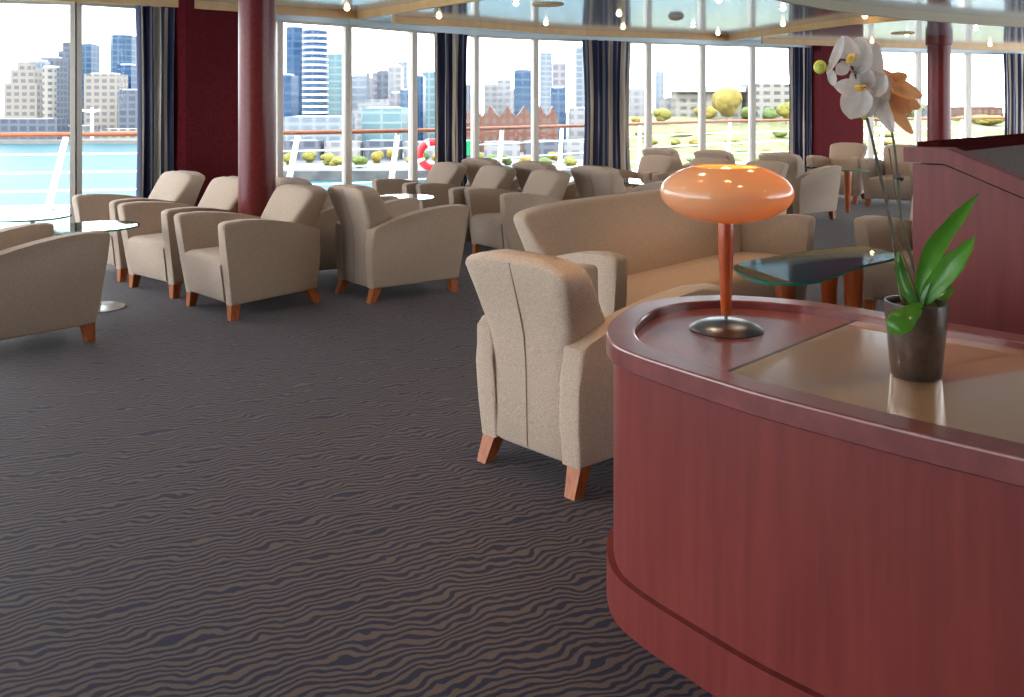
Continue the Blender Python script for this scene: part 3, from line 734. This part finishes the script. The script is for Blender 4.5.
_bm = {}
def facade(name, wall, win, bw, rh, mort, rough=.5):
    e_ = EXT*(1.35 if name.split('_')[0] in ('white','pale','teal','lilac','beige','cream') else 1)
    wall = tuple(c*e_ for c in wall); win = tuple(c*e_*.85 for c in win)
    m, nt, b = nodes(name); L = nt.links
    tc = N(nt, 'ShaderNodeTexCoord'); sp = N(nt, 'ShaderNodeSeparateXYZ'); L.new(tc.outputs['Object'], sp.inputs[0])
    ad = N(nt, 'ShaderNodeMath', operation='ADD'); L.new(sp.outputs[0], ad.inputs[0]); L.new(sp.outputs[1], ad.inputs[1])
    cb = N(nt, 'ShaderNodeCombineXYZ'); L.new(ad.outputs[0], cb.inputs[0]); L.new(sp.outputs[2], cb.inputs[1])
    br = N(nt, 'ShaderNodeTexBrick'); br.offset = 0; br.inputs['Scale'].default_value = 1
    br.inputs['Color1'].default_value = c4(win); br.inputs['Color2'].default_value = c4(tuple(.85*c+.02 for c in win)); br.inputs['Mortar'].default_value = c4(wall)
    br.inputs['Brick Width'].default_value = bw; br.inputs['Row Height'].default_value = rh; br.inputs['Mortar Size'].default_value = mort
    L.new(cb.outputs[0], br.inputs['Vector']); L.new(br.outputs[0], b.inputs['Base Color']); b.inputs['Roughness'].default_value = rough; b.inputs['Specular IOR Level'].default_value = .08
    return m
FA = {  # distance haze is put into the pale facade colours
 'beige': facade('beige_grid_facade', (.80,.72,.64), (.52,.48,.47), 4.5, 3.8, .9),
 'white': facade('white_grid_facade', (.86,.86,.88), (.66,.69,.74), 4.5, 3.8, .9),
 'blue': facade('blue_glass_facade', (.36,.55,.80), (.16,.36,.66), 6, 4.0, .5, .3),
 'deep': facade('deep_blue_glass_facade', (.20,.42,.76), (.07,.24,.58), 40, 4.0, .55, .3),
 'pale': facade('pale_blue_glass_facade', (.74,.82,.90), (.56,.68,.82), 5, 4.0, .6, .3),
 'teal': facade('teal_glass_facade', (.62,.84,.88), (.42,.72,.80), 8, 4.0, .5, .3),
 'grey': facade('grey_blue_facade', (.52,.57,.68), (.34,.40,.54), 5, 4.0, .7),
 'lilac': facade('lilac_grid_facade', (.78,.74,.80), (.56,.55,.66), 5, 4.2, .8),
 'brick': facade('red_brick_facade', (.62,.28,.20), (.72,.58,.52), 3.2, 3.6, .9),
 'cream': facade('cream_facade', (.86,.80,.70), (.36,.36,.38), 5, 3.6, 1.0),
}
M['roofgrey'] = simple('grey_roof_sheet', (.50,.50,.54), .6)
M['roofbrown'] = simple('brown_roof_sheet', (.36,.29,.25), .6)
def building(name, x0, x1, ytop, D, fac, label, zb=WZ+1.9, deep=None, shape='box', crown=None, group=None, cat='building'):
    xa, xb = PX(x0,D), PX(x1,D); w_ = xb-xa; h = EYE-(ytop-HY)/F*D - zb; cx = (xa+xb)/2
    dp = deep or max(14, w_*.8)
    bm = BM()
    if shape == 'box': box(bm, -w_/2, w_/2, 0, dp, 0, h)
    elif shape == 'round': lathe(bm, [(w_/2,0),(w_/2,h)], (0,w_/2,0), 28)
    elif shape == 'chamfer': prism(bm, [(-w_/2,w_*.3),(-w_*.25,0),(w_*.25,0),(w_/2,w_*.3),(w_/2,w_),(-w_/2,w_)], 0, h)
    elif shape == 'step':
        box(bm, -w_/2, w_/2, 0, dp, 0, h*.72); box(bm, -w_*.36, w_*.36, dp*.1, dp*.8, h*.72, h*.9); box(bm, -w_*.2, w_*.2, dp*.2, dp*.6, h*.9, h)
    elif shape == 'gable':
        box(bm, -w_/2, w_/2, 0, dp, 0, h*.75)
    o = link(name, bm, FA[fac], None, smooth=(shape == 'round')); o.location = (cx, D, zb)
    tag(o, label, cat, group)
    if shape == 'gable':
        bm = BM(); rs = [[(-w_/2,y,h*.75),(w_/2,y,h*.75),(0,y,h)] for y in (0,dp)]; rings(bm, rs); link('gable_roof', bm, FA[fac], o, smooth=False)
    elif shape != 'step':
        bm = BM(); k = .35 if crown != 'wide' else .48
        box(bm, -w_*k, w_*k, dp*.15, dp*.7, h, h*(1.02 if crown != 'tall' else 1.08)); link('roof_housing', bm, M['roofgrey'], o, smooth=False)
    return o
B = building
# left window
B('office_tower', 4, 37, 62, 520, 'beige', 'broad beige city tower at the far left behind the water', shape='step')
B('office_tower', 26, 42, 61, 540, 'pale', 'pale narrow city tower right of the broad beige one', shape='chamfer')
B('office_tower', 36, 58, 58, 600, 'grey', 'dark grey-blue tower behind the rounded cream tower')
B('office_tower', 54, 76, 42, 660, 'grey', 'tall stepped grey-blue tower touching the first window post', shape='step')
B('apartment_tower', 40, 52.5, 67, 510, 'cream', 'slim rounded cream tower left of the first window post', shape='round')
B('office_tower', 80, 91, 44, 640, 'blue', 'narrow blue tower just right of the first window post')
B('office_tower', 84, 117, 74, 520, 'beige', 'wide beige gridded block right of the first window post')
B('office_tower', 107, 129, 35, 620, 'blue', 'tall light blue skyscraper left of the first curtain', shape='chamfer')
B('office_tower', 117, 131, 65, 540, 'deep', 'dark blue slab in front of the tall light blue skyscraper')
B('office_tower', 118, 137, 90, 505, 'grey', 'low grey-blue block beside the first curtain')
B('theatre', -20, 57, 119, 478, 'grey', 'long low dark building on the far shore, at the left', deep=12)
B('wharf_shed', 59, 84, 126, 492, 'white', 'low white wharf shed on the far shore below the cream tower', deep=20)
B('wharf_shed', 100, 137, 129, 486, 'cream', 'low cream wharf shed on the far shore beside the first curtain', deep=10)
# first middle window
B('office_tower', 276, 291, 75, 400, 'deep', 'deep blue tower rising right beside the near column')
B('office_tower', 284, 301, 27, 470, 'deep', 'tall deep blue skyscraper, left one of the twin towers', shape='round')
t2 = B('office_tower', 300, 325, 30, 440, 'deep', 'tall blue skyscraper with white floor bands, right one of the twin towers', shape='round')
hh = EYE-(30-HY)/F*440-(WZ+1.9); rr_ = (PX(325,440)-PX(300,440))/2
for k in range(18):
    bm = BM(); z = hh*(k+1)/19; lathe(bm, [(rr_*.98,z),(rr_*1.03,z),(rr_*1.03,z+.9),(rr_*.98,z+.9)], (0,rr_,0), 24, False, False); link('balcony_band', bm, M['white'], t2)
B('office_tower', 324, 347, 54, 520, 'teal', 'pale teal office block right of the twin towers')
B('pavilion', 282, 346, 117, 330, 'pale', 'low glazed waterfront building below the twin towers', deep=18)
# second middle window
B('office_tower', 351, 366, 76, 480, 'pale', 'pale blue block right of the second window post')
B('office_tower', 366, 377, 73, 520, 'lilac', 'lilac tower under the construction crane')
B('office_tower', 377, 388, 71, 500, 'grey', 'grey tower right of the lilac tower')
B('office_tower', 388, 401, 66, 560, 'white', 'white gridded tower in the second middle window')
B('office_tower', 398, 407, 62, 600, 'pale', 'very pale tall tower beside the third window post')
B('office_tower', 390, 401, 93, 420, 'lilac', 'short lilac block low in the second middle window')
B('office_tower', 400, 411, 90, 410, 'blue', 'blue block touching the third window post')
B('exhibition_hall', 361, 402, 108, 350, 'teal', 'long low teal-roofed hall on the waterfront', deep=22)
B('stadium', 350, 398, 99, 450, 'white', 'low white stand-like building with stepped roof behind the teal hall', shape='step', deep=30)
# third
B('office_tower', 416, 423, 76, 420, 'deep', 'deep blue tower right of the third window post')
B('office_tower', 422, 436, 72, 470, 'teal', 'mint-coloured tower left of the narrow curtain')
B('office_tower', 463, 473, 85, 430, 'grey', 'dark slate tower right of the narrow curtain')
B('office_tower', 484, 497, 84, 560, 'white', 'faint white tower at the left of the fourth middle window')
B('office_tower', 497, 511, 80, 540, 'white', 'faint white tower behind the red brick row')
B('office_tower', 514, 531, 70, 480, 'blue', 'dark-striped blue tower left of the fifth window post')
B('office_tower', 506, 533, 90, 520, 'white', 'broad faint white block above the red brick row')
for k, (x0, x1) in enumerate(((462,482),(482,499),(499,516),(516,533),(533,548),(548,558))):
    B('brick_warehouse', x0, x1, 106, 360, 'brick', ['gabled red brick warehouse nearest the narrow curtain','second gabled red brick warehouse from the narrow curtain','third gabled red brick warehouse, mid window','fourth gabled red brick warehouse, left of the post','gabled red brick warehouse right of the fifth post','last gabled red brick warehouse of the row, near the widest curtain'][k], deep=16, shape='gable', group='red brick warehouses')
B('office_tower', 540, 552, 53, 700, 'pale', 'faint pale tower with a dark top in the fifth middle window')
B('office_tower', 553, 566, 63, 520, 'lilac', 'lilac gridded tower left of the widest curtain')
B('office_tower', 551, 566, 88, 430, 'blue', 'squat blue block under the lilac gridded tower')
B('office_tower', 576, 590, 47, 600, 'pale', 'tall pale tower partly behind the widest curtain')
B('apartment_block', 571, 600, 108, 412, 'white', 'low white block beside the widest curtain')
B('apartment_block', 630, 652, 88, 480, 'white', 'faint white block just right of the widest curtain')
B('apartment_tower', 656, 664, 72, 520, 'pale', 'slim pale tower right of the widest curtain')
B('apartment_block', 664, 702, 98, 460, 'white', 'low faint white apartment block under the slim pale tower', zb=-14)
B('apartment_block', 752, 792, 84, 430, 'cream', 'cream apartment block with dark windows left of the far maroon pier', zb=-14, deep=20)
B('apartment_block', 700, 756, 90, 490, 'beige', 'beige block under the wide overhanging roof', zb=-14, deep=20)
pv = B('pavilion', 676, 742, 92, 440, 'cream', 'cream pavilion with a wide flat overhanging roof behind the yellow trees', zb=-14, deep=14)
bm = BM(); box(bm, -17,17,-4,16, EYE-(92-HY)/F*440+14, EYE-(87-HY)/F*440+14); link('overhanging_roof', bm, M['roofbrown'], pv, smooth=False)
B('terrace_row', 962, 1003, 107, 420, 'brick', 'long red-brown terrace row left of the right edge curtain', zb=-12, deep=12)
B('terrace_row', 900, 932, 105, 450, 'grey', 'dark low block between the orchid and the far column', zb=-12, deep=12)
# construction cranes
def crane(x, ytop, ybase, D, jib, label):
    c0 = P(x, ybase, D); c1 = P(x, ytop, D)
    r = thing('tower_crane', label, 'crane', c0)
    h = c1.z-c0.z
    bm = BM(); tube(bm, [(0,0,0),(0,0,h)], .9, 4); link('mast', bm, M['white'], r, smooth=False)
    for s, l in jib:
        bm = BM(); tube(bm, [(0,0,h*.88),(s*l,0,h*(.88+.05))], .7, 4); link('jib', bm, M['white'], r, smooth=False)
crane(371, 40, 78, 486, [(-1,9),(1,5)], 'thin pale construction crane above the lilac tower')
crane(92, 108, 140, 478, [(-1,6),(1,4)], 'white wharf crane on the far shore right of the first window post')

# shrubs and trees
FO = [noisy('yellow_green_foliage', ex((.62,.58,.03)), ex((.95,.86,.14)), .9, rough=.8), noisy('fresh_green_foliage', ex((.25,.46,.04)), ex((.58,.70,.12)), .9, rough=.8), noisy('golden_foliage', ex((.80,.56,.02)), ex((1.1,.85,.12)), .9, rough=.8)]
M['trunk'] = simple('brown_trunk', (.16,.10,.06), .9)
def crown_bm(r, hz, seed):
    rnd = random.Random(seed); bm = BM()
    for k in range(7):
        a = rnd.uniform(0,2*PI); q = rnd.uniform(0,.55)*r; z = rnd.uniform(-.3,.5)*hz
        bmesh.ops.create_icosphere(bm, subdivisions=3, radius=rnd.uniform(.45,.65), matrix=Matrix.Translation((q*math.cos(a),q*math.sin(a),z)) @ Matrix.Diagonal((r,r,hz,1)))
    for v in bm.verts: v.co *= 1+rnd.uniform(-.09,.09)
    return bm
crown_cache = [crown_bm(1, 1, s) for s in range(4)]
crown_mesh = []
for k, cb in enumerate(crown_cache):
    for fm in FO:
        me = bpy.data.meshes.new('crown'); cb.to_mesh(me); me.polygons.foreach_set('use_smooth', [True]*len(me.polygons)); me.materials.append(fm); crown_mesh.append(me)
def tree(x, y, D, wpx, hpx, fol, label, group, name='tree', trunk=True):
    c = P(x, y, D); r = wpx/2/F*D; h = hpx/2/F*D
    t_ = thing(name, label, 'tree' if name == 'tree' else 'shrub', (c.x,c.y,c.z-h), random.random()*6, group)
    o = bpy.data.objects.new('crown', random.choice([crown_mesh[k*3+fol] for k in range(4)])); COL.objects.link(o); o.parent = t_; o.location = (0,0,h); o.scale = (r,r,h)
    if trunk:
        bm = BM(); lathe(bm, [(.35,-1.5),(.25,h)], n=8); link('trunk', bm, M['trunk'], t_)
for a in ((664,116,395,22,16,0,'yellow tree in front of the white block behind the rail'),(727,107,395,36,36,2,'tall golden tree below the overhanging roof'),(704,115,420,22,18,2,'golden tree left of the tall golden one'),(749,116,412,22,18,1,'green tree touching the post right of the tall golden tree'),(786,112,395,24,20,0,'yellow-green tree at the cream apartment block'),(770,116,415,22,16,1,'green tree left of the far curtain'),(636,121,395,10,9,2,'small golden tree by the widest curtain'),(876,112,395,26,20,1,'green tree behind the orchid petals'),(905,112,425,30,22,1,'green tree between the orchid and the far column'),(985,122,395,34,14,0,'broad yellow-green tree below the terrace row'),(960,122,405,24,12,1,'broad green tree right of the far column')):
    tree(*a, 'trees on the headland')
rnd = random.Random(3); placed = []
def free(x, D, w):
    X, r = PX(x,D), w/2/F*D*1.2
    if any((X-a)**2+(D-b)**2 < (r+c)**2 for a, b, c in placed): return False
    placed.append((X,D,r)); return True
for k in range(20):
    x = 292+k*16.5+rnd.uniform(-5,5); D = rnd.uniform(272,300); wd = rnd.uniform(14,20)
    if not free(x, D, wd): D += 9; free(x, D, wd)
    tree(x, HY+(EYE-(WZ+2.0)-1.6)/D*F, D, wd, rnd.uniform(11,17), rnd.choice([0,0,1,2]), 'rounded shrub in the row along the waterfront seawall', 'waterfront shrubs', 'shrub', False)
for k in range(90):
    x = 640+(k*9)%400+rnd.uniform(-5,5); D = rnd.choice([285,305,330,355]); wd = rnd.uniform(13,24)
    if not free(x, D, wd): continue
    z = {285:-18.2,305:-16.8,330:-14.2,355:-12.3}[D]+.8
    tree(x, HY+(EYE-z)/D*F, D, wd, rnd.uniform(7,11), rnd.choice([0,0,1,2]), 'low rounded shrub on the sloping headland park', 'headland shrubs', 'shrub', False)
# waterfront sheds below the rail
for k in range(8):
    x0 = 284+k*40
    B('wharf_shed', x0, x0+36, 141+(k % 2), 308+2*k, ['grey','white'][k % 2], 'low wharf shed in the line behind the waterfront shrubs', deep=7, group='waterfront wharf sheds')

# ------------------------------------------------------------------ sky, sun, camera
w_ = bpy.data.worlds.new('sky'); SC.world = w_; w_.use_nodes = True
nt = w_.node_tree; L = nt.links; bg = nt.nodes['Background']
tc = N(nt, 'ShaderNodeTexCoord'); sp = N(nt, 'ShaderNodeSeparateXYZ'); L.new(tc.outputs['Generated'], sp.inputs[0])
r = ramp(nt, [(0, (.80,.88,.95)), (.12, (1,1,1)), (.5, (.86,.93,1)), (1, (.66,.80,1))]); L.new(sp.outputs[2], r.inputs[0]); L.new(r.outputs[0], bg.inputs[0])
bg.inputs[1].default_value = 6.5
sun = bpy.data.lights.new('sun', 'SUN'); sun.energy = 3.0; sun.angle = .02; sun.color = (1,.94,.84)
so = bpy.data.objects.new('sun', sun); COL.objects.link(so); so.rotation_euler = (math.radians(48), 0, math.radians(-28))
cam = bpy.data.cameras.new('camera'); cam.sensor_width = 36; cam.lens = F/1024*36; cam.shift_y = -(348.5-HY)/1024; cam.clip_end = 5000; cam.clip_start = .05
co = bpy.data.objects.new('camera', cam); COL.objects.link(co); co.location = (0,0,EYE); co.rotation_euler = (PI/2,0,0); SC.camera = co
vs = SC.view_settings; vs.view_transform = 'Standard'; vs.look = 'None'; vs.gamma = 1; vs.exposure = .3; vs.use_curve_mapping = False
SC.cycles.use_denoising = True
SC.cycles.max_bounces = 8; SC.cycles.transparent_max_bounces = 16; SC.cycles.sample_clamp_indirect = 6
SC.cycles.caustics_reflective = False; SC.cycles.caustics_refractive = False
